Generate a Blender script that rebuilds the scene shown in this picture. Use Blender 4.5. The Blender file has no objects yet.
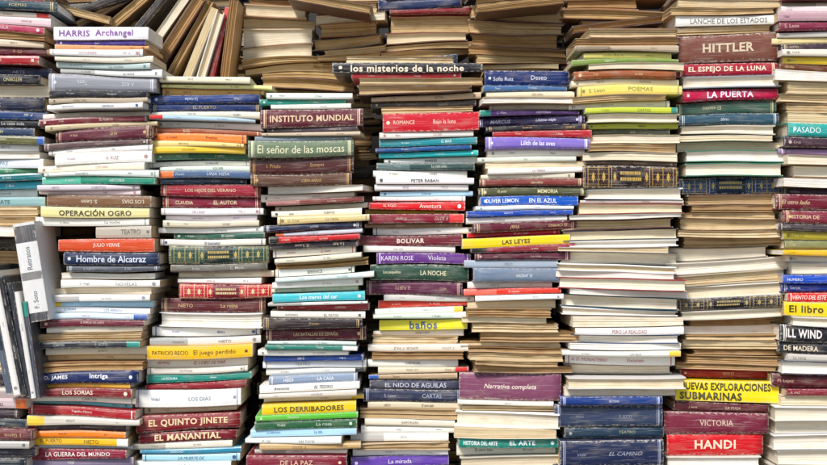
import bpy, math, random, colorsys
from mathutils import Matrix, Vector
R = random.Random(37)
S = 0.0018
CAMD = 2.2
ZC = 232.5*S
GROUND_PY = 497.0
def srgb(h,boost=1.0):
    v=[int(h[i:i+2],16)/255 for i in (0,2,4)]
    if boost!=1.0:
        hh,ss,vv=colorsys.rgb_to_hsv(*v)
        if ss>.3: ss=min(1,ss*boost)
        v=colorsys.hsv_to_rgb(hh,ss,vv)
    return tuple((c/12.92 if c<=0.04045 else ((c+0.055)/1.055)**2.4) for c in v)
def lum(c): return 0.2126*c[0]+0.7152*c[1]+0.0722*c[2]
def wx(px,yd=0): return (px-413.5)*S*(CAMD+yd)/CAMD
def wz(py,yd=0): return ZC+(232.5-py)*S*(CAMD+yd)/CAMD

# ------------------------------------------------------------------ data
# y kind colour [lettercolour] | words | options
COLS = {}
COLS['A']=dict(k=[(-10,-62,52),(110,-62,48),(230,-62,42),(240,-62,40),(400,-62,36)],t='''
-8 s 7a2a36
0 h 23404c d8c890
9 s e8dcc8 802030
15 s e4c8cc 5a2030
23 s b03a60 f4e8e8
30 q a06a40
38 s d8c4a8 503020
46 h 5c1c2a d0b070
55 s a02830 f0e0d0
64 h 1e2c4c c8c8d8
75 h 17181f d0c090
86 p c8b8a0
97 h 1a2038 e0e0e8|Koontz
111 s 24406c e8e8e8
119 h 16181e c8c8c8
127 s 1d3552 e0d8a0
135 s 5f6038 e8e0c0
143 s d4d4d0 304868
151 p b8b4ac
159 s e0e6ea 2c6090
168 s 2f7a58 e8f0e8
175 s 1f6c74 e8f0e8
182 s 38a0b4 f0f8f8
189 s e8e8e2 333333
197 s 8ab0b0 222222
206 q 8a6c50
217 q 9a8468
226 p c8b8a0
236 h 2a2420
250 q 6a5038
264 h 1c1c22
280 q 6a5038
300 h 30242c
318 q 786048
338 h 2a2a30
356 q 6a5038
374 h 26202a
390 p 8a7868
400 END''')
COLS['AL']=dict(k=[(400,-62,34),(497,-62,30)],t='''
398 s c8b0b0 603040
408 h 3a3038 c0b0a0
418 s 28343c d0d0d0
428 h 6a3438 d8c090
440 s b8b4ac 303030
448 s 3a3440 c0c0c0
457 h 202830 c8b078
470 q 7a6048
484 h 2a2a30
497 END''')
COLS['B']=dict(k=[(27,50,148),(90,47,154),(170,44,154),(200,41,152),(240,60,155),(262,64,161),(300,42,150),(350,36,145),(400,28,138),(465,20,132)],t='''
27 s f2eef4 7b3f90|HARRIS / Archangel|x=53,148 sz=.7 b=1
40 s 4a3a8c e8e0f0
45 s d8a070 6a2020||x=56,150
50 s eceae6 b04050
57 s e6dcc4 404040||x=54,152
63 s b4c4c0 2a4a50
69 s f0eee8 303030
75 h 8d8e96 e6e6ea||x=48,156 sz=.3
91 h 24262c d8d8d8
98 s b6a58c 3c2a20
103 s f0ece4 1c3c8c|DEAN KOONTZ / DESTELLOS|x=50,146
109 s e8e2d4 a02020
115 s 70242e e8d8c0
122 s c9b68e 503018
127 h 5e2434 d8b888||x=56,152
140 s 5c4444 d8d0c0
146 s e8e4dc 404050
152 s f0ece4 8a2038||x=54,150 sz=.35
163 s ece0c8 7a3030
170 s dfe4dc 2a7060
176 s 2f8b72 e8f4ee||x=44,156
184 s d8ccd0 6a3a50
190 s f0dcdc a03050
195 s 7a5a40 f0e4c8||x=48,152 sz=.35
207 s e9dca0 1c1c1c|OPERACIÓN OGRO|x=42,150 sz=.66 b=1
218 s f2efe0 404040||x=36,150
226 s b8ad9c 44403a||x=94,150
238 s d05a34 f8e8d8|JULIO VERNE|x=60,156 sz=.36
252 h 22304c dfe4ee|Hombre de Alcatraz|x=66,160 sz=.55
265 h 4e545e c8ccd4||x=70,162
272 p b8a88c
279 s f0ece0 3a3a3a
287 p dccba8
294 s f2efe8 284880
301 s a8cfe4 205080||x=48,150
307 s f4f2ee 3868a8|DORIAN / LOS AMIGOS
313 s d8e8f4 c02828
319 s 6a2838 f0d8c8|EL EMBRUJO DEL NORTE
326 s f2ecd8 3a6a50
332 q c2a57c
340 s 2a2c34 d8d8d0
347 s f0e6cc 804030
355 s e2c89c 6a3020
361 q b89068
370 h 1c2c58 f0f0f4|P. D. JAMES / Intriga|x=30,140 sz=.5 b=1
383 s e0b048 20306a
388 s 7e1c28 f0e0c8|LOS SORIAS|x=24,132 sz=.5
397 s f0ead8 2a2a2a
403 s 6fc0c8 1c4050
408 s a32030 f4e8d8|Tragedia y Historia
417 s d8d0c0 3a3a3a
424 s 40383c d0c8b8
431 s e88828 3a1a10
438 s f0c028 2a1a10||x=34,130 sz=.5
446 s b6c4d0 283848
450 s 86243c f0e4dc|LA GUERRA DEL MUNDO|x=30,128 sz=.5
459 s 8a7a94 f0f0f0
468 h 3a3440
482 h 5a2a30
497 END''')
COLS['C']=dict(k=[(77,155,262),(120,150,260),(150,150,250),(200,162,262),(246,168,270),(290,172,270),(300,162,264),(345,148,256),(400,136,242),(465,138,240)],t='''
77 s eee4c4 8a6020||x=160,250
83 s f0e8a0 404020
88 s e6b870 603010||x=160,262
94 h 1f3c74 d8dce8||x=148,258 sz=.4
103 h 18305e c8b070||x=148,260 sz=.45
111 s dfdcc8 305080
117 s b6d0e0 204060
121 s f2efe8 3a3a3a
128 s 9c5a3c f4e0c0
134 s ec8c40 5a1c10|La ciudad / Premio||x=150,246
142 s f0d890 803010
147 s f0cc44 5a3010
153 s 2c5a44 e8f0d8
159 s f2eee4 305070||x=148,250
165 s dce4d4 3a6a4a|H. Perez / VOLVER
171 s 4c6484 e8e8f0
178 s 36485e d8dce4||x=160,245
184 h 962238 e8c8a0|LOS HIJOS DEL VERANO|x=162,262 sz=.36
197 h 80203a e8d0a8|CLAUDIA / EL AUTOR|x=164,262 sz=.4
208 s f0ecea 8a3050||x=160,262
215 s e8e0ec 6a3a80
221 s dcd0b4 404030
227 s f2f0e8 2a6a50||x=158,264
233 s 2f5a4c e0e8d8
239 s ebe4d4 203a7a|El buscador||x=160,266
246 l 2c4a40 c8b068||x=170,270 sz=.3
264 h 6c6a60 d0ccc0||x=172,268
272 s e8dcc0 704030
278 s f0ece4 303030||x=178,262
284 l b8183a f0d8a0||x=178,272 sz=.3
299 h 5a2228 d8b880||x=160,264 sz=.3
313 b f0ece6 303030||x=158,262
328 s f0ece2 2a4a8a|El puente / BRILL||x=150,258
337 s d8d8d4 3a3a3a
345 s f4c430 3a2010|PATRICIO RECIO / El juego perdido|x=148,252 sz=.48
358 s f4efe4 b02828|IRVING / EL LOBO DE MAR|x=140,248
367 s ece4d4 404040
373 s 1f8a7c e8f8f4|LA ESCALERA / Ensayo
381 h 8a2430 e8c8a0
389 s f0eee8 284878||x=134,240 sz=.25
406 s d8c8a4 602020
412 h 80202a ecd4a4|EL QUINTO JINETE|x=136,240 sz=.54 b=1 serif=1
428 h 721c28 ecd4a4|EL MANANTIAL|x=140,238 sz=.56 b=1 serif=1
440 s e4dcc8 3a3a3a
447 s 3c8aa4 f0f8f8
453 s a8d4e0 204a6a|LA MUERTE DE|x=142,240
461 s f0f0ec 404040
470 h 4a3a40
484 h 2a3a50
497 END''')
COLS['D']=dict(k=[(93,264,355),(125,262,362),(150,248,352),(178,250,354),(200,265,362),(250,272,365),(300,272,366),(350,262,362),(400,256,358),(465,246,352)],t='''
93 s e6ebe2 206a60||x=266,352
99 s 2f8878 e8f4f0
104 s ece6d6 3a3a3a||x=270,350
109 h 5e2230 e8c8a0|INSTITUTO MUNDIAL|x=262,364 sz=.38 b=1
127 h 50444a d0c8c0||x=266,356
132 s c8b498 4a3020
136 s 84909a f0f0f0
141 h 67795c f0e8c0|El señor de las moscas|x=247,352 sz=.55
157 h 4c2626 c89a58||x=250,354 sz=.3
174 h 5c4030 d8b070||x=250,350 sz=.3
186 p b8a488
193 s d8ccbc 5a3040||x=262,356
199 s 7c4440 e8d8c0
204 s ece4cc 8a3020||x=272,366
210 s f0e8d0 404040|ADA / CUENTOS
216 s dcc890 3a3020
223 h 1f2c44 e0e0e0||x=262,360
230 s c8d4dc 304860
235 s c42830 f4e8d8||x=270,360
241 s 22202a e0d0b0
248 s f0ece0 b03030|SOLEDAD / EL FARO
255 s e8dcc0 404040
261 q cfb084
268 s f4f0e4 2a2a2a|BERENICE
275 s d6e6e0 2a7a70
280 s f0ece0 a04030||x=274,364
287 s f0e4c4 703828
292 s 50bcc4 f0f8f8|Los mares del sur|x=274,366 sz=.5
301 s e8e4dc 404040
305 s 8a2c34 f0e0c8
311 s f0e8d8 404040|ALFONSO / EL PATIO
318 h 2e2224 c8a870||x=264,362
328 h 5c1f2c e0c090|LAS BATALLAS DE ESPAÑA|x=266,366 sz=.38
340 s d8e0d8 2a5a50
345 s 2f7a6c f0f0e0
350 s efeadc 5a3030
356 s 2c4c8c f0f0f0||x=262,362
362 s f4f2ec 303050
369 s e4e0d4 8a2020
375 s 8a9ab0 f0f0f0|HEIDI / LA CASA
383 s f2eee4 404040|Aventuras / EL TESORO|x=260,360 sz=.4
391 s dcd0c0 5a3a2a
397 s f2eedc 9a2020
402 s ecca28 3a3010|LOS DERRIBADORES|x=264,358 sz=.5 b=1
413 s 62b840 f0f8e0||x=258,360
419 s 2c5c3c e8f0d8||x=256,358 sz=.4
428 s a8d0e8 204880|LA MEMORIA / La isla
436 s ecece4 2a2a2a
443 s c8a878 503018
449 s e6dfd0 7a2030
454 h 7c2438 e8c8a0|DE LA PAZ|x=246,346 sz=.38
468 h 2a2a38
482 q 8a6c50
497 END''')
COLS['E']=dict(k=[(57,352,480),(76,360,478),(95,375,474),(113,380,478),(160,375,475),(210,366,470),(265,368,468),(320,374,466),(380,366,462),(430,358,458),(465,350,452)],t='''
54 q b89870||x=345,455
62 s 1e1b22 ecdcc0|los misterios de la noche|x=332,482 sz=.7 b=1
73 s a83038 f0e0d0||x=352,462
78 q b0906a||x=360,484
85 o 4a3028||x=358,472
94 s c8b090 5a3020||x=370,480
100 s 4a4440 d0c0a8||x=370,476
106 q a88860||x=382,474
113 s c82c3c f8d8c0|ROMANCE / Bajo la luna|x=384,480 sz=.32
132 s ece6dc 8a2a2a||x=380,474
138 s 2a8c94 e8f8f8||x=378,476
146 s 2c5a8c f0f0f8||x=376,472
151 s 38bcbc f0f8f8||x=380,480
157 s f0ece4 3a3a3a|PAPELES
163 s 2a4644 e0e8d8||x=378,476
170 s ece8dc 303030|E. Salgari / VIAJES
177 s f2f0ec 3a3a3a|PETER RABAN|x=374,472 b=1
184 s f0eee8 2a58a0||x=376,470
190 s a8cce0 1c3c6c|La nieve azul
196 s f2eee6 404040
201 s d82830 f8e8d8|EL ROJO / Aventura|x=368,464 sz=.5
210 s f0c840 401810||x=366,460
214 s 842038 f0d8c0
223 s 8a6c50 f0e0c0
228 s f0ece2 2a4a80|Los papeles / El pez
235 s 6c2430 ecd8c8|BOLIVAR|x=360,464 sz=.45 b=1
246 s ece4d8 6a3a2a
252 s 6a3c84 f0e0f4|KAREN ROSE / Violeta|x=376,470 sz=.45
263 h 2c4a3c e0d8b0|Los pequeños / LA NOCHE|x=372,470 sz=.3
280 h 5a2440 d8b8a0||x=366,462 sz=.25
295 s d0ccc4 5a2a2a
301 s d04838 f8e8d8||x=378,470
307 s f0eee4 2a7a50
313 s d8e4d0 3a6a40||x=374,466
318 s f2e84c 2a4a8a|baños|x=378,466 sz=.7 b=1
330 s ece6d8 504030
336 q c0a27c
344 s e8dcc8 603020||x=370,470
351 q b89468
359 s ece8dc 3a3a3a|CIENCIA
367 s e0d0b0 704020
373 s b09878 3a2018
379 h 3c3e52 d8d8e0|EL NIDO DE AGUILAS|x=368,460 sz=.45
390 h 2a3048 c0c4d4||x=362,462 sz=.4
402 s d8c8a8 4a3020
409 q c8ac84
419 s e6dcc4 5a2a2a|JUAN RULFO|x=366,456
426 s f0ece0 404040
433 s f2eee6 3a3a6a||x=352,450
441 q d0b894
449 s f0ece6 303030
455 s 7050a8 f0e8f8|La mirada|x=350,448 sz=.42
466 h 3a3440
482 h 5a3030
497 END''')
COLS['F']=dict(k=[(70,485,572),(100,480,572),(130,482,586),(180,480,585),(210,472,576),(250,465,570),(300,468,560),(340,472,570),(385,460,562),(430,455,562),(465,458,562)],t='''
69 h 142a5c e0e4ec|Sofia Ruiz / Deseo|x=486,571 sz=.3
85 s 4a6c94 f0f0f0||x=482,566
91 s e4d8bc 404030
97 p c4ac84
104 s c8bca4 4a3020||x=490,580
109 s 5a3a74 e8e0f0||x=480,580
115 h 332a50 d8d0e8|MARCUS / Ultimo viaje|x=478,586 sz=.42
125 h 23202a e0b060||x=486,588
131 s ac2a34 f0e0c8
137 h 8470bc f0ecf8|Lilith de las aves|x=486,590 sz=.42
149 s ece4d4 403030
156 s d8dcc8 305030
162 p d8b890
168 s f0ece0 8a3030|LA TIERRA
174 s dcd4bc 3a3a3a
179 h 7c3a34 f0d8b0||x=480,584
186 h 4c4e34 dcd0a0|El pozo / MEMORIA|x=478,586 sz=.4
196 s 1e60b4 f0f4fc|OLIVER LEMON / EN EL AZUL|x=480,578 sz=.5
205 s e0e8f0 2a4a90||x=476,574
210 s 2050a4 f0f0f8||x=466,572
216 s ece4dc 303030
222 h 5c1a2c e8c890
231 s cc2448 f8e8e8||x=468,562
236 s f4d42c 2a2a2a|LAS LEYES|x=462,570 sz=.45 b=1
246 s 8a2a38 f0d8c0||x=470,574
252 h 5c2838 e0c0b0
260 s a4b0bc 2a3a50||x=466,560
268 h 6c7c90 e8ecf0||x=474,572 sz=.3
282 s ece6da 5a3a2a
288 s e0402c f8e8d8
294 s f2f0ea 3a3a3a||x=474,562
300 p c8b08a
308 q a88c68
317 p d0b890
323 q b08c60
332 q 8c6c48||x=480,580
342 q b89468
347 q 9c7850||x=468,570
353 q a88860
361 q c0a070||x=476,560
366 q 7c5c40
373 h 7c4860 ecd8c8|Narrativa completa|x=460,562 sz=.24
401 s ece4d4 3a3a3a
406 q c8a878||x=464,560
411 b f4f2ec 303030||x=456,560
427 p f0ece2
438 s 188274 f0f4f0|HISTORIA DEL ARTE / EL ARTE|x=460,560 sz=.5 b=1
448 s ece4d0 3a3a3a
456 b d8d0c0||x=458,566
474 h 5a3030
486 q 8a6c50
497 END''')
COLS['G']=dict(k=[(28,575,675),(80,572,680),(130,585,680),(175,583,680),(220,565,682),(270,555,680),(320,560,685),(370,562,680),(410,558,665),(465,558,665)],t='''
28 o 8a6a50||x=590,680
38 q c8ac80
46 s b8a488 4a3020
51 s d8cc78 3a3a1c||x=584,672
58 s 7e9448 f0f0d8
63 p c8b890
69 h 9a5a34 f0d8a8||x=574,676
78 s e8dcb8 4a3020
84 s e8d878 403818||x=576,680 sz=.45
94 q c4a474
101 s ece8dc 6a4030||x=570,672
107 s c8d04c 2a3a18||x=584,676
113 b d8d4b4||x=588,680
122 s a8b040 303810
128 s 3e4430 d8d8b0||x=586,672
134 p d8c8a4
143 q b8946a||x=588,678
151 p dcd0b8
160 s 5a4434 d8b888
165 l 2c1214 d0a850||x=583,678
188 b f4f2ee||x=586,684
199 s d8ccc0 5a2a2a
203 b 7c3c38||x=578,684
214 p e4dccc
219 o 5c3a38
229 b 30343c||x=562,678
240 b d8d4cc
247 p f0eeea||x=558,668
252 b 8c887c||x=562,682
264 b f4f2ec
272 p dcd6cc||x=556,674
278 b 8c3438
290 p ecebe2
296 b 32505c||x=562,680
309 b f0ece6
316 p 9a8a7c||x=574,686
327 s f0ece4 8a2030|PERO LA REALIDAD|x=576,684
335 b 3c4a6c
344 p f4f2ec||x=570,682
350 s e8e4d8 404040
356 s ece8e0 b03a5a|A. D. MONASTERIO / Vocacion|x=566,676 sz=.4
366 b 8a8478||x=564,674
376 b dcd6d0
388 p e8e0cc
396 h 1c3c78 d8dce8||x=560,662 sz=.3
405 h 333e56 a8aab8||x=556,664 sz=.16
427 h 243848 b8b890||x=566,666 sz=.25
439 h 1c2644 a8acbc||x=558,662 sz=.16
466 h 2a3448
482 h 2a3448
497 END''')
COLS['H']=dict(k=[(0,672,778),(45,678,778),(100,676,775),(150,680,785),(185,678,787),(230,680,782),(270,664,788),(320,678,785),(370,685,778),(390,672,778),(430,662,768),(465,665,760)],t='''
-8 h 4a3028
-1 p d0b890||x=676,780
8 q b89870||x=670,774
15 s efeadf 3a3a3a|LANCHE DE LOS ESTADOS|x=674,780 sz=.5
25 q c4a880
33 h 75493c d8c4a4|HITTLER|x=678,778 sz=.42 b=1 serif=1
62 h a01f38 f4dcc0|EL ESPEJO DE LA LUNA|x=676,776 sz=.5 b=1
76 b 8c9098||x=680,778
88 h bc2452 f4e8f0|LA PUERTA|x=680,776 sz=.55 b=1
100 h 3c5648 d8d0a0||x=676,776 sz=.3
114 h 30505e d8dce0||x=676,776
125 b c8c0ac||x=680,774
134 p e4dcc8
141 p ece4d4||x=680,784
150 b 3c7058||x=684,788
162 b 3c7058||x=684,782
176 l 24466a d0b870||x=680,788
194 o 6a5040
205 q a48258
212 q 8a6a48||x=676,774
219 o 5c4638||x=680,784
231 q b09068
238 q c0a47c||x=684,784
247 b 8a8074||x=660,770
260 b d8d0bc||x=664,790
272 o b8a88c||x=662,786
284 b e4dccc||x=668,788
297 l 24242c c0a468||x=674,780
309 b d0c8b8||x=680,790
319 q c8b088
327 p d8c49c||x=676,788
335 q b89060
340 q d0b080||x=684,788
349 q a07c50
355 q c4a070||x=688,784
364 q 9c7850
370 h 9a3030 f0d8b0||x=684,778
380 s f6de20 141414|NUEVAS EXPLORACIONES // SUBMARINAS|x=674,778 sz=.38 b=1
402 h 5c2a30 e0c0a0||x=674,770 sz=.3
412 h 74283c e8c8b0|VICTORIA|x=664,768 sz=.3
433 h c81c2a f8d8b8|HANDI|x=666,762 sz=.52 b=1
455 b e8e0d0||x=666,760
468 h 3a3440
484 q 8a6c50
497 END''')
COLS['I']=dict(k=[(-10,780,890),(60,776,890),(130,786,890),(200,778,890),(230,782,890),(300,780,890),(340,778,890),(400,775,890),(465,768,885)],t='''
-8 h 7a3a3c
0 s dcd0bc 3a3a3a
6 s e6d4d4 702040
13 s b89098 502030
21 h 7e2c44 e8d0b8
30 s dcd4c8 303030
36 s ecd8a0 503010
42 h 3a2a34 d8c0a0
50 s e8dcc8 404040
57 s dcc038 2a2a1a
65 h 62381f e0c088
73 p e0d4bc
82 q c4a880
94 q b09068
103 q c8b088
113 p dcccaa
124 h 2c9c94 e8f4f0|PASADO|sz=.45
138 h 3a2030 d8c0b0
148 h 8a6c98 ece4f0
156 p c8b498
165 b 8a6c50
178 p e0d4b8
188 s 44284a d8d0e0
195 h 6c1f30 e0c090
210 h 7c2c3c e0c090|HISTORIA DE
224 s 40383c d0c8b8
231 s a89838 2a2a10
240 h 7a7c50 e0d8b0
249 s f0c030 2a2a2a||x=778,888
256 s e8e4d8 3a3a3a
263 b 8a8a8c
274 s 2858b4 f0f0f8|NUMERO
283 h 1c3c8c e8e8f0
292 s d8342c f8e8d8|VIENTO DEL ESTE
302 s f0d020 1a1a1a|El libro|sz=.55 b=1
317 b d8d4c8
327 h 14141c f4e8e0|ILL WIND|sz=.55 b=1
343 h 1c1c24 e8d8b8|DE MADERA|sz=.45
355 s c8c0b4 303030
362 b 4a4c58
375 h 582028 e0c0a0
388 s 84303c f0d8c0
396 p ecdcc0
406 b f0eee8
420 b d8d4cc
434 b f4f0ea
450 b 8c8478
466 b d8d0c0
482 h 3a3440
497 END''')
BACK = {}
BACK['Ka']=dict(k=[(-10,-60,56)],t='''-12 FILL''',dark=1)
BACK['Kb']=dict(k=[(20,52,146)],t='''
20 q 5a4430||x=56,140
28 FILL''',dark=1)
BACK['Kc']=dict(k=[(82,150,245)],t='''82 FILL''',dark=1)
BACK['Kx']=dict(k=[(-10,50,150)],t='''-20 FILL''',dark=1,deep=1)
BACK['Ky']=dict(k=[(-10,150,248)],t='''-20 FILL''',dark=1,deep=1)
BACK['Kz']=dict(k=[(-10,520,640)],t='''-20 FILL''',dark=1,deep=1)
BACK['Kd']=dict(k=[(-10,240,312),(60,238,318),(100,262,352)],t='''
-12 h 4a3a34
-2 q 7c5c40||x=250,312
6 b b8987c||x=246,308
19 p b09878||x=240,312
28 b c8b090||x=242,314
43 b 8a6c54||x=242,314
56 q 9a7850||x=240,318
62 p bca888||x=244,322
70 q a48460||x=262,352
78 o 6a4a38||x=262,356
90 q b89a70||x=262,350
97 FILL''')
BACK['Ke']=dict(k=[(-10,314,385)],t='''
-12 q a08060
0 o 6a4c38||x=318,380
14 p c0a078||x=314,384
22 o 8a5c3c||x=320,378
36 o 40302a||x=312,382
48 q a8865c||x=322,384
54 q c4a880||x=316,380
60 FILL''')
BACK['Kf']=dict(k=[(-10,385,470)],t='''
-12 p c8b498
-2 h 1e2e50||x=378,462
9 h 7a2028||x=388,470
14 o 7a2028||x=388,470
32 b 6c4a38||x=384,466
42 q b89468||x=380,474
48 o 7a5438||x=380,474
57 FILL''')
BACK['Kg']=dict(k=[(-10,470,562)],t='''
-12 h 44302a
-2 q b89468||x=474,556
8 o 5c4030||x=470,566
22 o 8a6444||x=466,562
35 o 6c4c38||x=472,560
48 q b08c60||x=468,566
56 q a07048 5a3020||x=476,570
63 p 9c7c58||x=470,560
68 FILL''')
BACK['Kh']=dict(k=[(-10,564,672)],t='''
-12 q a07c54
-3 o 8a6040||x=568,640
9 o a07850||x=560,668
20 o 503c30||x=580,678
32 FILL''')
BACK['Ki']=dict(k=[(-10,674,782)],t='''-12 FILL''',dark=1)
BACK['Kj']=dict(k=[(-10,784,890)],t='''-12 FILL''',dark=1)

# ------------------------------------------------------------------ parse
WORDS=['LA ISLA','EL MAR','HISTORIA','POEMAS','CUENTOS','El viento','La noche','TEATRO','NOVELAS','El rey','LOS DIAS','La rosa','VIAJE','MEMORIAS','CARTAS','El bosque','EL CAMINO','La luz','EL JARDIN','Tierra','AMOR Y PAZ','La torre','CIEN AÑOS','El espejo','LA FUGA','Sombras','DERECHO','ARTE','La reina','EL SOL','La larga espera','UNA VIDA','El otro lado','Ensayos','EL PUERTO','Las horas','RETORNO','El niño','La casa sola']
AUTH=['J. Garcia','M. Lopez','A. RUIZ','Vidal','F. SOTO','C. Mora','R. PAZ','L. Vega','Blanco','P. Gil','NIETO','D. Cruz','I. Prado','E. MARIN','S. Leon','H. Rojas']
def interp(k,y):
    if y<=k[0][0]: return k[0][1],k[0][2]
    for a,b in zip(k,k[1:]):
        if y<=b[0]:
            f=(y-a[0])/(b[0]-a[0]); return a[1]+(b[1]-a[1])*f, a[2]+(b[2]-a[2])*f
    return k[-1][1],k[-1][2]
def filler(y,dark):
    out=[]
    while y<GROUND_PY-6:
        out.append((y,R.choice('qqqooohp'),R.choice(['4a3828','7a5c40','8a6848','3a3440','6a2a30','2a3a50','5a5448','2c2420','9a7a54']),None,'',{}))  # dark cover colours put shade into the gaps between the stacks
        y+=R.uniform(6,14)
    return out
def parse(txt,dark):
    rows=[];end=GROUND_PY
    for ln in txt.strip().splitlines():
        parts=ln.split('|'); head=parts[0].split()
        y=float(head[0])
        if head[1]=='END': end=y;break
        if head[1]=='FILL': rows+=filler(y,dark);break
        o={}
        for p in parts[2:]:
            for kv in p.split():
                a,b=kv.split('='); o[a]=b
        rows.append((y,head[1],head[2],head[3] if len(head)>3 else None,parts[1].strip() if len(parts)>1 else '',o))
    return rows,end

SPECS=[]
for grp,cols in (('front',COLS),('back',BACK)):
    for name,c in cols.items():
        rows,end=parse(c['t'],c.get('dark'))
        if grp=='front': yd={'A':0.02,'AL':-0.03,'B':-.004,'C':0.022,'D':-0.01,'E':0.02,'F':0.0,'G':-0.012,'H':0.012,'I':-0.008}[name]
        else: yd=0.178+R.uniform(0,0.025)
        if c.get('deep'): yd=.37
        n=len(rows); a=R.uniform(-.008,.008); b=0.0; wv=0.0; ph=R.uniform(0,6)
        w=1.0 if grp=='front' else 2.1
        curves=[]
        for i in range(n+1):
            curves.append((a,b,wv))
            a+=R.gauss(0,.0165)*w; a*=0.86
            b+=R.gauss(0,.11)*w; b*=0.78
            wv+=R.gauss(0,.00022)*w; wv*=.8
        curves[n]=(0,0,0)
        if n>1: curves[n-1]=tuple(v*.4 for v in curves[n-1])
        kx=interp(c['k'],240); xm=wx((kx[0]+kx[1])/2,yd)
        for i,(y,kind,col,tc,txt,o) in enumerate(rows):
            y2=rows[i+1][0] if i+1<n else end
            if 'x' in o:
                x0,x1=[float(v) for v in o['x'].split(',')]; sh=R.uniform(-2,2); x0+=sh; x1+=sh
            else:
                g_=5.0 if kind in 'qpbo' else 3.8
                x0,x1=interp(c['k'],y); sh=R.gauss(0,g_); sh=max(-9,min(9,sh)); x0+=sh+R.uniform(-3,7); x1+=sh-R.uniform(-3,9)
            d=dict(grp=grp,col=name,kind=kind,hex=col,tc=tc,txt=txt,o=o,y=y,y2=y2,x0=x0,x1=x1,yd=yd,deep=c.get('deep'),ph=ph,
                   zt0=wz(y,yd),zb0=wz(y2,yd),ct=curves[i],cb=curves[i+1],xm=xm)
            if grp=='front' and name=='A' and y>=236: d['yd']=0.08
            d['area']=max(0,min(x1,827)-max(x0,0))*max(0,min(y2,465)-max(y,0))
            if grp=='back': d['area']*= (1.0 if y<60 and name not in('Ka','Ki','Kj') and not c.get('deep') else 0.12)
            SPECS.append(d)
LEAN=[
 (31,272,100,22,-9,'s','dcdad6','50545c','F. Soto / Retratos',-0.045,'front'),
 (-3,330,132,7,-11,'s','2a3444','e0e0e0','',-0.05,'front'),
 (5,333,126,7,-11,'s','e4e0da','303030','',-0.055,'front'),
 (12,336,122,6,-11,'s','1a1c22','e0e0e0','',-0.06,'front'),
 (19,340,116,6,-10,'s','2c2e38','8a2030','',-0.055,'front'),
 (25,345,108,5,-9,'s','e0dcd4','303030','',-0.055,'front'),
 (31,350,98,5,-8,'s','4a4c54','e0e0e0','',-0.05,'front'),
 (163,30,88,9,35,'p','c8b48c',None,'',0.12,'back'),
 (175,36,94,13,33,'o','6a4a38',None,'',0.12,'back'),
 (190,38,86,8,29,'q','a88860',None,'',0.13,'back'),
 (200,44,78,8,22,'p','e0d6c4',None,'',0.12,'back'),
 (210,46,72,9,17,'b','d8d0c4',None,'',0.11,'back'),
 (219,44,76,5,13,'s','8a3034','e8d8c0','',0.12,'back'),
 (229,40,82,9,7,'q','b89468',None,'',0.12,'back'),
 (148,16,84,9,40,'h','2a2624',None,'',0.14,'back'),
 (132,8,80,10,50,'q','9a7850',None,'',0.15,'back'),
 (112,6,84,9,62,'o','4a3428',None,'',0.15,'back'),
 (92,6,80,9,72,'h','2a2422',None,'',0.14,'back'),
 (76,12,70,8,-76,'q','8a6844',None,'',0.13,'back'),
 (330,2,84,10,-80,'o','5a3c2c',None,'',0.09,'back'),
 (520,3,88,11,84,'q','7c5c40',None,'',0.09,'back'),
 (618,24,92,8,83,'o','4a3428',None,'',0.08,'back'),
]
for (cx,cz,L,t,ang,kind,col,tc,txt,yd,grp) in LEAN:
    SPECS.append(dict(grp=grp,col='lean',kind=kind,hex=col,tc=tc,txt=txt,o={'sz':'.26'},y=cz-t/2,y2=cz+t/2,x0=cx-L/2,x1=cx+L/2,yd=yd,deep=None,ph=0,
        zt0=t*S,zb0=0.0,ct=(0,0,0),cb=(0,0,0),xm=0,area=L*t*1.0,lean=(cx,cz,ang)))

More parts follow.
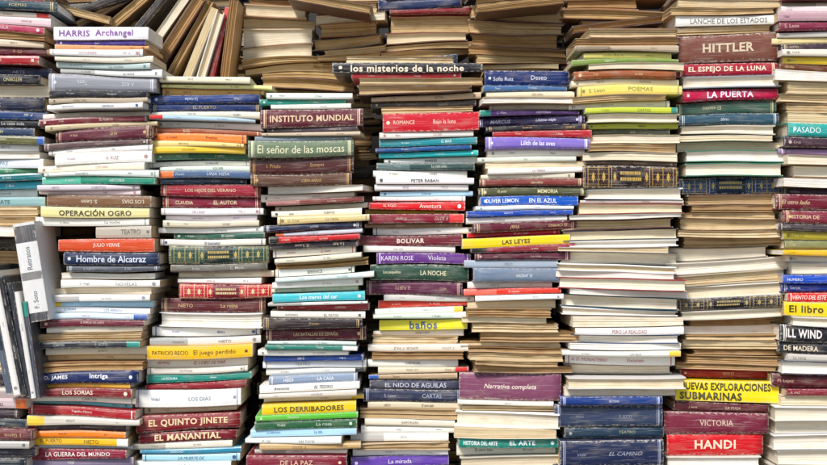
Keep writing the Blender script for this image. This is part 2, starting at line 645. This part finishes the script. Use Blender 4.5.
for d in SPECS:
    k=d['kind']; base=srgb(d['hex']); d['pieces']=[]; d['bands']=[]; d['mark']=None
    L=(d['x1']-d['x0'])*S*(CAMD+d['yd'])/CAMD; t=d['zt0']-d['zb0']; d['L']=L; d['T']=t
    if k in 'shl':
        visible = d['grp']=='front' or d['y']<100
        tc=srgb(d['tc']) if d['tc'] else ((.75,.62,.35) if lum(base)<.25 else (.05,.05,.06))
        d['gold']=tc
        if visible and d['y']<465 and (d['tc'] or d['txt']):
            txt=d['txt']
            auto=not txt
            fd=.28 if auto else .06
            tc=tuple(a*(1-fd)+b*fd for a,b in zip(tc,base))
            if auto:
                txt=R.choice([R.choice(AUTH)+' / '+R.choice(WORDS),R.choice(WORDS),R.choice(WORDS)+' / '+R.choice(AUTH),R.choice(AUTH)+' / '+R.choice(WORDS)])
            two=' // ' in txt
            ps=[p.strip() for p in (txt.split(' // ') if two else txt.split(' / '))]
            if k=='l': ps=[]
            hid=float(d['o'].get('sz',R.uniform(.28,.48)))*.93
            flip = auto and R.random()<.3
            bold = 2 if 'b' in d['o'] else R.choice([0,0,0,0,1,1])
            if two: bold=3
            shift=R.uniform(-.05,.05) if auto else 0
            lim=[(0.5,0.82)] if len(ps)==1 else ([(0.22+shift,0.34),(0.64+shift,0.40)] if len(ps)==2 else [(0.18,.26),(.5,.3),(.82,.26)])
            if len(ps)==1 and auto: lim=[(R.uniform(.3,.65),.42)]
            if two: lim=[(.48,.88),(.34,.6)]
            if d['col']=='I': lim=[(.04+.17,.34)]+[(2,.1)]*3; flip=False
            wdt=R.choice([.62,.75,.85,1,1,1.15]) if auto else R.choice([.8,.9,1.0])
            if 'b' in d['o']: wdt=1.05
            it=R.random()<.18 and 'b' not in d['o']
            for i,p in enumerate(ps):
                if lim[i][0]>1: continue
                hh=hid*t*(1 if (i>0 or len(ps)==1 or two) else R.uniform(.65,1))
                hh=min(hh,0.016)
                d['pieces'].append(dict(s=p,c=lim[i][0],w=lim[i][1],h=hh,flip=flip,bold=bold,it=it,tc=tc,wd=wdt,sf=bool(d['o'].get('serif')),oy=((.22,-.22)[i]*t if two else R.gauss(0,.02)*t)))
            if k in 's' and R.random()<.5:
                d['mark']=(R.choice([.055,.94]),min(t*.25,.0035),tc)
            if k=='h' and R.random()<.4: d['mark']=(R.choice([.06,.93]),min(t*.22,.003),tc)
            if k=='s' and not two and 'b' not in d['o']:
                r=R.random()
                if r<.16 and auto:
                    w=R.uniform(.06,.16); cc=srgb(R.choice(['d83030','2a5aa8','f0c840','1c1c1c','f0ece4','2a8a78','e07030']))
                    d['bands'].append((0,w,cc) if R.random()<.5 else (1-w,1,cc)); d['mark']=None
                elif r<.26:
                    cc=tc; d['bands']+= [(.03,.04,cc),(.96,.97,cc)]
                elif r<.34 and auto:
                    cc=tuple(min(1,c*1.6+.05) if lum(base)<.3 else c*.55 for c in base)
                    d['bands'].append((.0,.34,cc))
            if k=='h' and R.random()<.5:
                d['bands']+=[(.03,.042,tc),(.05,.055,tc),(.945,.95,tc),(.958,.97,tc)]
            if k=='l':
                for q in (.02,.05,.16,.27,.30,.70,.73,.84,.95,.98):
                    d['bands'].append((q-.003,q+.003,tc))
                dk=tuple(c*.3 for c in base)
                d['bands'].append((.36,.64,dk))
            if d['txt'].endswith('Retratos'):
                d['bands']=[(.0,.09,(.06,.06,.07)),(.42,.50,(.2,.19,.18)),(.80,.97,(.09,.085,.09))]; d['mark']=None

# ------------------------------------------------------------------ letter outlines (vector text turned into mesh once)
scene=bpy.context.scene
keys={}
for d in SPECS:
    for p in d['pieces']:
        keys[(p['s'],p['bold'],p['it'])]=None
tmp=[]
for kx in keys:
    cu=bpy.data.curves.new('t','FONT'); cu.body=kx[0]; cu.resolution_u=2; cu.size=1.0
    cu.offset=(0,.012,.028,.038)[kx[1]]
    if kx[1]>=2: cu.space_character=1.1
    if kx[2]: cu.shear=0.3
    ob=bpy.data.objects.new('t',cu); scene.collection.objects.link(ob); tmp.append((kx,ob,cu))
dg=bpy.context.evaluated_depsgraph_get(); dg.update()
for kx,ob,cu in tmp:
    me=ob.evaluated_get(dg).to_mesh()
    vs=[(v.co.x,v.co.y) for v in me.vertices]; fs=[tuple(p.vertices) for p in me.polygons]
    if vs:
        xs=[v[0] for v in vs]; ys=[v[1] for v in vs]
        keys[kx]=(vs,fs,min(xs),max(xs),min(ys),max(ys))
    ob.evaluated_get(dg).to_mesh_clear()
for kx,ob,cu in tmp:
    bpy.data.objects.remove(ob); bpy.data.curves.remove(cu)
def serifs(vs,y0,y1):
    # feet of upright strokes: runs of outline points lying on the base line / cap line
    out=[]
    for yy,sg in ((y0,1),(y1,-1)):
        xs=sorted(set(round(x,4) for x,y in vs if abs(y-yy)<.035*(1)))
        i=0
        while i<len(xs)-1:
            w=xs[i+1]-xs[i]
            if .05<w<.17:
                a,b=xs[i]-.055,xs[i+1]+.055
                out.append([(a,yy),(b,yy),(b,yy+sg*.055),(a,yy+sg*.055)]); i+=2
            else: i+=1
    return out

# ------------------------------------------------------------------ materials
def mat(name):
    m=bpy.data.materials.new(name); m.use_nodes=True; nt=m.node_tree
    for n in list(nt.nodes): nt.nodes.remove(n)
    out=nt.nodes.new('ShaderNodeOutputMaterial'); bs=nt.nodes.new('ShaderNodeBsdfPrincipled')
    nt.links.new(bs.outputs[0],out.inputs[0]); return m,nt,bs
def N(nt,t,**kw):
    n=nt.nodes.new(t)
    for k,v in kw.items(): setattr(n,k,v)
    return n
def math_(nt,op,a,b=None,c=None,clamp=False):
    n=nt.nodes.new('ShaderNodeMath'); n.operation=op; n.use_clamp=clamp
    for i,v in enumerate((a,b,c)):
        if v is None: continue
        if isinstance(v,(int,float)): n.inputs[i].default_value=v
        else: nt.links.new(v,n.inputs[i])
    return n.outputs[0]
def noise(nt,vec,scale,detail=3,rough=.6):
    mp=N(nt,'ShaderNodeMapping'); mp.inputs['Scale'].default_value=scale; nt.links.new(vec,mp.inputs[0])
    n=N(nt,'ShaderNodeTexNoise'); n.noise_dimensions='2D'; n.inputs['Scale'].default_value=1; n.inputs['Detail'].default_value=detail; n.inputs['Roughness'].default_value=rough
    nt.links.new(mp.outputs[0],n.inputs['Vector']); return n.outputs['Fac']
def mix(nt,fac,a,b,mode='MIX'):
    n=N(nt,'ShaderNodeMix',data_type='RGBA',blend_type=mode)
    if isinstance(fac,(int,float)): n.inputs[0].default_value=fac
    else: nt.links.new(fac,n.inputs[0])
    for i,v in ((6,a),(7,b)):
        if isinstance(v,tuple): n.inputs[i].default_value=(*v,1)
        else: nt.links.new(v,n.inputs[i])
    return n.outputs[2]
MC,nt,bs=mat('printed_book_cover')
at=N(nt,'ShaderNodeAttribute',attribute_name='tint'); uv=N(nt,'ShaderNodeUVMap',uv_map='metric'); un=N(nt,'ShaderNodeUVMap',uv_map='unit')
base=at.outputs['Color']
blot=noise(nt,uv.outputs[0],(22,60,1),3)
c1=mix(nt,math_(nt,'MULTIPLY',math_(nt,'SUBTRACT',blot,.5,clamp=True),.75),base,(.46,.38,.28))
crease=noise(nt,uv.outputs[0],(14,900,1),1)
cm=math_(nt,'MULTIPLY',math_(nt,'GREATER_THAN',crease,.68),.2)
c2=mix(nt,cm,c1,(.76,.72,.66))
sp=N(nt,'ShaderNodeSeparateXYZ'); nt.links.new(un.outputs[0],sp.inputs[0])
ev=math_(nt,'MINIMUM',sp.outputs[1],math_(nt,'SUBTRACT',1.0,sp.outputs[1]))
eu=math_(nt,'MULTIPLY',math_(nt,'MINIMUM',sp.outputs[0],math_(nt,'SUBTRACT',1.0,sp.outputs[0])),6)
ee=math_(nt,'MINIMUM',ev,eu)
wn=noise(nt,uv.outputs[0],(160,260,1),3,.7)
wear=math_(nt,'MULTIPLY',math_(nt,'SUBTRACT',math_(nt,'SUBTRACT',math_(nt,'MULTIPLY',wn,.38),ee),.125),14,clamp=True)
c3=mix(nt,math_(nt,'MULTIPLY',wear,.6),c2,(.62,.56,.47))
scf=math_(nt,'MULTIPLY',math_(nt,'SUBTRACT',wn,.66,clamp=True),1.6,clamp=True)
c4=mix(nt,scf,c3,(.50,.45,.38))
nt.links.new(c4,bs.inputs['Base Color'])
nt.links.new(math_(nt,'ADD',math_(nt,'MULTIPLY',at.outputs['Alpha'],.5),math_(nt,'MULTIPLY',blot,.25)),bs.inputs['Roughness'])
bs.inputs['Specular IOR Level'].default_value=.35
bp=N(nt,'ShaderNodeBump'); bp.inputs['Strength'].default_value=.3; bp.inputs['Distance'].default_value=.0006
nt.links.new(wn,bp.inputs['Height']); nt.links.new(bp.outputs[0],bs.inputs['Normal'])
MP,nt,bs=mat('paper_page_edges')
at=N(nt,'ShaderNodeAttribute',attribute_name='tint'); uv=N(nt,'ShaderNodeUVMap',uv_map='metric')
base=at.outputs['Color']; age=at.outputs['Alpha']
l1=noise(nt,uv.outputs[0],(5,1000,1),2,.75); l2=noise(nt,uv.outputs[0],(9,2400,1),1); l3=noise(nt,uv.outputs[0],(30,60,1),3)
g1=math_(nt,'MULTIPLY',math_(nt,'MULTIPLY',math_(nt,'SUBTRACT',.54,l1,clamp=True),3.2,clamp=True),age)
c1=mix(nt,g1,base,mix(nt,1.0,base,(.47,.37,.27),'MULTIPLY'))
g2=math_(nt,'MULTIPLY',math_(nt,'SUBTRACT',.54,l2,clamp=True),2.6,clamp=True)
c2=mix(nt,g2,c1,mix(nt,1.0,c1,(.62,.56,.50),'MULTIPLY'))
g3=math_(nt,'MULTIPLY',math_(nt,'MULTIPLY',math_(nt,'SUBTRACT',l3,.47,clamp=True),3.0,clamp=True),age)
c3=mix(nt,g3,c2,mix(nt,1.0,c2,(.80,.66,.50),'MULTIPLY'))
nt.links.new(c3,bs.inputs['Base Color']); bs.inputs['Roughness'].default_value=.9; bs.inputs['Specular IOR Level'].default_value=.1
bp=N(nt,'ShaderNodeBump'); bp.inputs['Strength'].default_value=.5; bp.inputs['Distance'].default_value=.001
nt.links.new(l1,bp.inputs['Height']); nt.links.new(bp.outputs[0],bs.inputs['Normal'])
def plain(name,a,b,sc):
    m,nt,bs=mat(name); g=N(nt,'ShaderNodeTexCoord')
    f=noise(nt,g.outputs['Object'],(sc,sc,sc),4,.65)
    nt.links.new(mix(nt,f,a,b),bs.inputs['Base Color']); bs.inputs['Roughness'].default_value=.9
    return m
MG=plain('concrete_pavement',(.16,.15,.14),(.30,.28,.26),14)
MW=plain('gap_shade_plaster',(.02,.018,.016),(.05,.045,.04),9)  # near-black tone paints the shade behind the books

# ------------------------------------------------------------------ geometry
class Geo:
    def __init__(s): s.v=[];s.f=[];s.c=[];s.m=[];s.u=[];s.n=[];s.s=[]
    def face(s,idx,col,uvs,uns,smooth=False,mat=0):
        s.f.append(idx); s.c.append(col); s.u.append(uvs); s.n.append(uns); s.s.append(smooth); s.m.append(mat)
    def extend(s,o,M,mat):
        b=len(s.v); s.v+= [tuple(M@Vector(p)) for p in o.v]
        s.f+=[tuple(i+b for i in f) for f in o.f]; s.c+=o.c; s.u+=o.u; s.n+=o.n; s.s+=o.s; s.m+=[mat]*len(o.f)
    def mesh(s,name,mats):
        me=bpy.data.meshes.new(name); me.from_pydata(s.v,[],s.f)
        ca=me.color_attributes.new('tint','FLOAT_COLOR','CORNER')
        a=[];u=[];n=[]
        for f,c,uu,nn in zip(s.f,s.c,s.u,s.n):
            for q in range(len(f)): a+=c; u+=uu[q]; n+=nn[q]
        ca.data.foreach_set('color',a)
        l=me.uv_layers.new(name='metric'); l.data.foreach_set('uv',u)
        l=me.uv_layers.new(name='unit'); l.data.foreach_set('uv',n)
        for m in mats: me.materials.append(m)
        me.polygons.foreach_set('material_index',s.m); me.polygons.foreach_set('use_smooth',s.s)
        me.update(); return me
EXP=4.0
def build(d):
    k=d['kind']; L=d['L']; hard=k in 'hlbo'; back=k in 'pqbo'
    xc=wx((d['x0']+d['x1'])/2,d['yd']) if 'lean' not in d else 0
    D=L*R.uniform(.64,.74); D=min(D,.15)
    if d['deep']: D=.12
    gap=0.0002+(R.uniform(.0004,.0014) if R.random()<.5 else 0)
    gap=min(gap,d['T']*.12)
    gs=0
    if R.random()<.3 and 'lean' not in d: gs=min(R.uniform(.0005,.0028),d['T']*.22)/L*R.choice([-1,1])
    xm=d['xm']; ph=d['ph']
    def zb(x): q=x+xc-xm; return d['zb0']+d['cb'][0]*q+d['cb'][1]*q*q+d['cb'][2]*math.sin(q*42+ph)-d['zbase']
    def zt(x): q=x+xc-xm; return d['zt0']+d['ct'][0]*q+d['ct'][1]*q*q+d['ct'][2]*math.sin(q*42+ph)-d['zbase']-gap-abs(gs)*L*.5-gs*x
    d['zbase']=0; zz=zb(0); d['zbase']=zz
    T0=zt(0)-zb(0)
    c=min(.0021 if hard else .0005, T0*.22)
    bul=min(T0*.2,.0030) if hard else min(T0*.07,.0007)
    col=tuple(v*.97 for v in srgb(d['hex'],1.14)); gl={'s':R.uniform(.3,.8),'h':R.uniform(.5,1),'l':.6}.get(k,.9)
    ou=R.uniform(0,50); ov=R.uniform(0,50)
    P=[]
    P.append((D,1,0,0))
    if hard: P+=[(.011,1,0,0),(.0085,1,-c*.55,0),(.006,1,0,0)]
    r=min(.0014 if hard else .0011,T0*.2)
    if not hard: P.append((.012,1,0,0))
    P.append((r*.9,1,0,1))
    ns=8 if hard else 4
    for i in range(ns+1):
        v=1-(i/ns); vv=.5+(v-.5)*(1-2*r*.55/T0)
        P.append((r*.45*(1 if i in(0,ns) else 0) - bul*(1-abs(2*v-1)**EXP),vv,0,1))
    P.append((r*.9,0,0,0))
    if hard: P+=[(.006,0,0,0),(.0085,0,c*.55,0),(.011,0,0,0)]
    else: P.append((.012,0,0,0))
    P.append((D,0,0,0))
    P+=[(D,0,c,0),(c*1.3,0,c,0),(c*1.3,1,-c,0),(D,1,-c,0)]
    arc=[0]
    for a,b in zip(P,P[1:]+P[:1]):
        arc.append(arc[-1]+math.hypot(a[0]-b[0],(a[1]-b[1])*T0+a[2]-b[2]))
    xs=set(-L/2+L*i/10 for i in range(11))
    for b in d['bands']: xs.add(-L/2+b[0]*L); xs.add(-L/2+b[1]*L)
    xs=sorted(xs)
    fx=lambda y: (D-y) if back else y
    jit=[R.gauss(0,.00005) for _ in xs]
    e0=R.uniform(-.001,.0030) if k in 'qp' else (R.uniform(-.0005,.001) if k=='o' else 0)
    e1=R.uniform(-.001,.0030) if k in 'qp' else 0
    sgm={'q':.0009,'p':.0004,'o':.0004}.get(k,0)
    wt=[R.gauss(0,sgm) for _ in xs]; wb=[R.gauss(0,sgm) for _ in xs]
    # dog-eared corner on some soft covers: the front corner sags or lifts
    ear=R.choice([-1,1])*R.uniform(.0006,.002) if (k in 'qp' and R.random()<.4) else 0
    eside=R.choice([0,1])
    G=Geo(); np_=len(P)
    for i,x in enumerate(xs):
        b_,t_=zb(x),zt(x)
        for (y,v,o,_) in P:
            if y==D:
                y=y+((e0+wt[i]) if v==1 else (e1+wb[i]))
                if ear and v==1 and i==(0 if eside else len(xs)-1): o=o-abs(ear); y-=.002
            G.v.append((x,fx(y)+jit[i],b_+v*(t_-b_)+o))
    def bandcol(x):
        cc=col
        for b in d['bands']:
            if b[0]*L-L/2<=x<=b[1]*L-L/2: cc=b[2]
        return cc
    for i in range(len(xs)-1):
        xmid=(xs[i]+xs[i+1])/2; bc=bandcol(xmid)
        for j in range(np_):
            j2=(j+1)%np_
            sp_=P[j][3]==1
            cc=bc if sp_ else col
            if j>=np_-4 and j<np_-1: cc=(.6,.55,.45)
            idx=[i*np_+j,i*np_+j2,(i+1)*np_+j2,(i+1)*np_+j]
            uvs=[(xs[i]+ou,arc[j]+ov),(xs[i]+ou,arc[j+1]+ov),(xs[i+1]+ou,arc[j+1]+ov),(xs[i+1]+ou,arc[j]+ov)]
            u0=xs[i]/L+.5;u1=xs[i+1]/L+.5
            if sp_: va,vb=P[j][1],P[j2][1]
            else: va=vb=.5
            uns=[(u0,va),(u0,vb),(u1,vb),(u1,va)]
            if back: idx=idx[::-1];uvs=uvs[::-1];uns=uns[::-1]
            G.face(tuple(idx),(*cc,gl),uvs,uns,smooth=sp_ and hard)
    for e,i in ((0,0),(1,len(xs)-1)):
        idx=[i*np_+j for j in range(np_)]
        if (e==1)==back: idx=idx[::-1]
        G.face(tuple(idx),(*col,gl),[(P[q%np_][0]+ou,P[q%np_][1]*T0+ov) for q in idx],[(.5,.5)]*np_)
    lift=[.0005]
    def spy(v): return -bul*(1-abs(2*v-1)**EXP)-lift[0]
    def put(vs,fs,tc):
        b0=len(G.v)
        for (x,z) in vs:
            b_,t_=zb(x),zt(x); v=.5+z/T0; v=min(.97,max(.03,v))
            G.v.append((x,spy(v),b_+v*(t_-b_)))
        for f in fs:
            G.face(tuple(b0+q for q in f),(*tc,gl),[(vs[q][0]+ou,vs[q][1]+ov) for q in f],[(.5,.5)]*len(f))
    for p in d['pieces']:
        g=keys.get((p['s'],p['bold'],p['it']))
        if not g: continue
        vs,fs,x0,x1,y0,y1=g
        s=p['h']/max(.72,(y1-y0)); sx=s*p['wd']
        if (x1-x0)*sx>p['w']*L: 
            sx=p['w']*L/(x1-x0); s=min(s,sx*1.8)
        cx=-L/2+p['c']*L; sg=-1 if p['flip'] else 1
        if d['col']=='I': cx=-L/2+.05*L+(x1-x0)*sx/2
        if p['flip']: cx=-cx
        my=(y0+y1)/2
        T_=lambda pts:[(cx+sg*(x-(x0+x1)/2)*sx, sg*(y-my)*s+p['oy']) for x,y in pts]
        put(T_(vs),fs,p['tc'])
        if p['sf']:
            lift[0]=.00065
            for quad in serifs(vs,y0,y1): put(T_(quad),[(0,1,2,3)],p['tc'])
            lift[0]=.0005
    if k=='l':
        gd=tuple(v*.8 for v in d['gold'])
        def dia(cx,cz,a,b,n=4,ph=0): put([(cx+a*math.cos(6.2832*q/n+ph),cz+b*math.sin(6.2832*q/n+ph)) for q in range(n)],[tuple(range(n))],gd)
        for ua,ub in ((.055,.155),(.165,.265),(.305,.36),(.64,.695),(.735,.835),(.845,.945)):
            a0,a1=(-.5+ua)*L,(-.5+ub)*L; n=max(2,int((a1-a0)/(.0026)))
            for q in range(n):
                xx=a0+(q+.5)*(a1-a0)/n
                for rr,sz in ((-.33,.0007),(-.12,.0009),(.12,.0009),(.33,.0007)):
                    dia(xx+(.0005 if (q%2) else -.0003),rr*T0,sz*R.uniform(.7,1.1),sz*R.uniform(.9,1.4))
            dia((a0+a1)/2,0,min(.003,(a1-a0)*.3),T0*.24)
        for rr in (.17,-.1):
            xx=-.11*L
            while xx<.10*L:
                w=R.uniform(.0012,.0035); h=T0*.075
                put([(xx,rr*T0-h),(xx+w,rr*T0-h),(xx+w,rr*T0+h),(xx,rr*T0+h)],[(0,1,2,3)],gd); xx+=w+.0009
        for rr in (-.42,.42):
            put([(-.49*L,rr*T0-.0003),(-.2*L,rr*T0-.0003),(-.2*L,rr*T0+.0003),(-.49*L,rr*T0+.0003)],[(0,1,2,3)],gd)
            put([(.2*L,rr*T0-.0003),(.49*L,rr*T0-.0003),(.49*L,rr*T0+.0003),(.2*L,rr*T0+.0003)],[(0,1,2,3)],gd)
    if d['mark'] and k!='l':
        u,r_,tc=d['mark']; cx=-L/2+u*L
        n=R.choice([4,8]); put([(cx+r_*math.cos(6.2832*(q+.5)/n),r_*math.sin(6.2832*(q+.5)/n)) for q in range(n)],[tuple(range(n))],tc)
    Q=Geo()
    if k in 'qo': pc=srgb(R.choice(['d2bc94','bf9f74','dccaa4','b09068','cbb084','dfcca6','c2a880'])); age=R.uniform(.55,.95)
    elif k=='p': pc=srgb(R.choice(['ece0c8','f0ece2','e6d8b8','e8dcc0','f0eae0','dec8a0'])); age=R.uniform(.3,.65)
    elif k=='b': pc=srgb(R.choice(['f0ebe0','eee6d4','e6dcc6','f0e6d0','e4d6b8'])); age=R.uniform(.25,.6)
    else: pc=srgb(R.choice(['ece2cc','dcc8a4','f2ece0','d0b890'])); age=.5
    if d['deep']: pc=tuple(v*.45 for v in pc)  # rearmost pages: shade of the hollows multiplied into the paper colour
    elif d['grp']=='back' and d['y']>100: pc=tuple(v*.8 for v in pc)  # pages seen through the gaps darkened in colour as painted shade
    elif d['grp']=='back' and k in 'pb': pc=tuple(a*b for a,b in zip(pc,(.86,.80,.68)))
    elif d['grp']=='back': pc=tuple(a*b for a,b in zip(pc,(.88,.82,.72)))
    ins=.0028 if hard else .0003; yi=D-(.003 if hard else .0004); y0=c*1.4
    nv=max(3,min(14,int(T0/.0013))) if back else 2
    rag=.0014 if k in 'qo' else .0004
    if not hard and k=='q': rag=.0022
    rows=[]
    for r_ in range(nv+1):
        v=r_/nv; con=.003*(1-(2*v-1)**2) if (hard and back) else 0
        rows.append((v,yi-con-abs(R.gauss(0,rag))*(1 if 0<r_<nv else .3)))
    px=[-L/2+ins+(L-2*ins)*i/8 for i in range(9)]; n2=nv+3
    wob=[R.gauss(0,rag*.35) for _ in px]
    ex=[[abs(R.gauss(0,rag*.8)) for _ in rows] for _ in (0,1)]
    for i,x in enumerate(px):
        b_,t_=zb(x)+c*1.02,zt(x)-c*1.02
        for q,(v,y) in enumerate(rows):
            xx=x+(ex[0][q] if i==0 else (-ex[1][q] if i==8 else 0))
            Q.v.append((xx,fx(y-abs(wob[i])),b_+v*(t_-b_)))
        Q.v.append((x,fx(y0),t_)); Q.v.append((x,fx(y0),b_))
    for i in range(8):
        for j in range(n2):
            j2=(j+1)%n2
            idx=[i*n2+j,(i+1)*n2+j,(i+1)*n2+j2,i*n2+j2]
            za=(rows[j][0] if j<=nv else 1)*T0; zb_=(rows[j2][0] if j2<=nv else 1)*T0
            uvs=[(px[i]+ou,za+ov),(px[i+1]+ou,za+ov),(px[i+1]+ou,zb_+ov),(px[i]+ou,zb_+ov)]
            if back: idx=idx[::-1];uvs=uvs[::-1]
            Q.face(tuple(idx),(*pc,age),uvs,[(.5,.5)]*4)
    for e,i in ((0,0),(1,8)):
        idx=[i*n2+j for j in range(n2)]; idx=idx if (e==0)!=back else idx[::-1]
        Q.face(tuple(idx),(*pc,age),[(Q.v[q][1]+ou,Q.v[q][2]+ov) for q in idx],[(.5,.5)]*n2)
    if 'lean' in d:
        cx,cz,ang=d['lean']; a=math.radians(ang)
        M=Matrix.Translation((wx(cx,d['yd']),d['yd'],wz(cz,d['yd'])))@Matrix.Rotation(a-math.pi/2,4,'Y')@Matrix.Translation((0,0,-T0/2))
    else:
        amp=2.3 if d['grp']=='front' else 5.5
        if d['deep']: amp=2
        yaw=R.gauss(0,amp*.7)
        if R.random()<.1: yaw*=2.3
        if k in 'qp': yaw*=1.3
        yaw=max(-9,min(9,yaw))
        yy=d['yd']+R.gauss(0,.0065)+ (abs(R.gauss(0,.012)) if R.random()<.3 else 0)
        if 'b' in d['o']: yaw=max(-1.2,min(1.2,yaw)); yy=d['yd']-.003
        M=Matrix.Translation((xc,yy,zz))@Matrix.Rotation(math.radians(yaw),4,'Z')
    return G,Q,M

PAL={'white':'f0eee8','cream':'e6d8b8','tan':'b89468','brown':'6a4a34','dark brown':'3a2824','black':'1c1c20','dark grey':'46464c','grey':'8c8c90','red':'c02c30','maroon':'6a2030','dark red':'8a2434','pink':'c88a98','magenta':'a83068','orange':'dc8040','yellow':'ecc838','olive green':'6c7038','green':'5aa048','dark green':'2c4c3c','teal':'2a8a80','light blue':'a8cce0','blue':'2a58a4','navy blue':'20304e','purple':'6a4088','lavender':'a090c0'}
def cname(h):
    c=[int(h[i:i+2],16) for i in (0,2,4)]
    return min(PAL,key=lambda n:sum((int(PAL[n][2*i:2*i+2],16)-c[i])**2 for i in range(3)))
def label(d):
    cn=cname(d['hex']); hb='hardback' if d['kind'] in 'hlbo' else 'paperback'
    if 'lean' in d: return f"{cn} {hb} book standing tilted among the stacks"
    if d['kind']=='l': return f"{cn} leather-bound book with gold bands, lying in a stack"
    if d['kind'] in 'sh':
        th='thick' if d['y2']-d['y']>13 else ('thin' if d['y2']-d['y']<6.5 else '')
        return f"{th} {cn} {hb} book lying with its spine facing out".strip()
    if d['kind']=='q': return "old paperback with brown ragged page edges facing out"
    if d['kind']=='o': return f"old {cn} hardback with browned page edges facing out"
    return f"{cn} {hb} book with pale page edges facing out"

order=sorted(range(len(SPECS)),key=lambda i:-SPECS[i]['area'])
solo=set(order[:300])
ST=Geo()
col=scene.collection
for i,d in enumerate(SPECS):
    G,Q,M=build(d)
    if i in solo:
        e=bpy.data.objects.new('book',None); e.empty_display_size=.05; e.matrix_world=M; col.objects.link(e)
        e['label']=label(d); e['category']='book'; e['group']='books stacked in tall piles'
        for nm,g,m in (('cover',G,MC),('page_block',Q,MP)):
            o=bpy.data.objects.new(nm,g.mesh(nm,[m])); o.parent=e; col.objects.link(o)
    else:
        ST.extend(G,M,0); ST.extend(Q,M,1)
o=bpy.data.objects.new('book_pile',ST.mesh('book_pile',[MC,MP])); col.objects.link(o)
o['kind']='stuff'; o['label']='further books packed behind and between the stacks'; o['category']='books'
print('books',len(SPECS))

def box(name,x0,x1,y0,y1,z0,z1,m):
    v=[(x,y,z) for x in (x0,x1) for y in (y0,y1) for z in (z0,z1)]
    f=[(0,1,3,2),(4,6,7,5),(0,4,5,1),(2,3,7,6),(0,2,6,4),(1,5,7,3)]
    me=bpy.data.meshes.new(name); me.from_pydata(v,[],f); me.materials.append(m)
    o=bpy.data.objects.new(name,me); col.objects.link(o); return o
gz=min(wz(GROUND_PY,.4),wz(GROUND_PY))-.006
me=bpy.data.meshes.new('ground'); me.from_pydata([(-30,-30,gz),(30,-30,gz),(30,30,gz),(-30,30,gz)],[],[(0,1,2,3)]); me.materials.append(MG)
g=bpy.data.objects.new('ground',me); g['kind']='structure'; g['label']='grey concrete pavement under the stacks'; col.objects.link(g)
w=box('wall',-2.2,2.2,.53,.68,gz,1.9,MW); w['label']='dark plaster wall behind the stacks of books'; w['category']='wall'; w['kind']='structure'  # backdrop wall added to help darken the gaps

# ------------------------------------------------------------------ light, camera
wd=bpy.data.worlds.new('World'); scene.world=wd; wd.use_nodes=True; nt=wd.node_tree
bg=nt.nodes['Background']; sky=nt.nodes.new('ShaderNodeTexSky'); sky.sky_type='NISHITA'; sky.sun_disc=False
el=math.radians(44); rot=math.radians(205)
sky.sun_elevation=el; sky.sun_rotation=rot; sky.dust_density=1
nt.links.new(sky.outputs[0],bg.inputs[0]); bg.inputs[1].default_value=.15
sl=bpy.data.lights.new('sun','SUN'); sl.energy=3.9; sl.angle=math.radians(14); sl.color=(1,.97,.935)
so=bpy.data.objects.new('sun',sl); col.objects.link(so)
dirv=Vector((math.sin(rot)*math.cos(el),math.cos(rot)*math.cos(el),math.sin(el)))
so.rotation_euler=dirv.to_track_quat('Z','Y').to_euler(); so.location=dirv*5
cd=bpy.data.cameras.new('camera'); cd.sensor_width=36; cd.lens=36*CAMD/(827*S); cd.clip_end=200; cd.clip_start=.05
co=bpy.data.objects.new('camera',cd); co.location=(0,-CAMD,ZC); co.rotation_euler=(math.pi/2,0,0); col.objects.link(co); scene.camera=co
scene.view_settings.view_transform='Standard'; scene.view_settings.look='None'; scene.view_settings.exposure=0
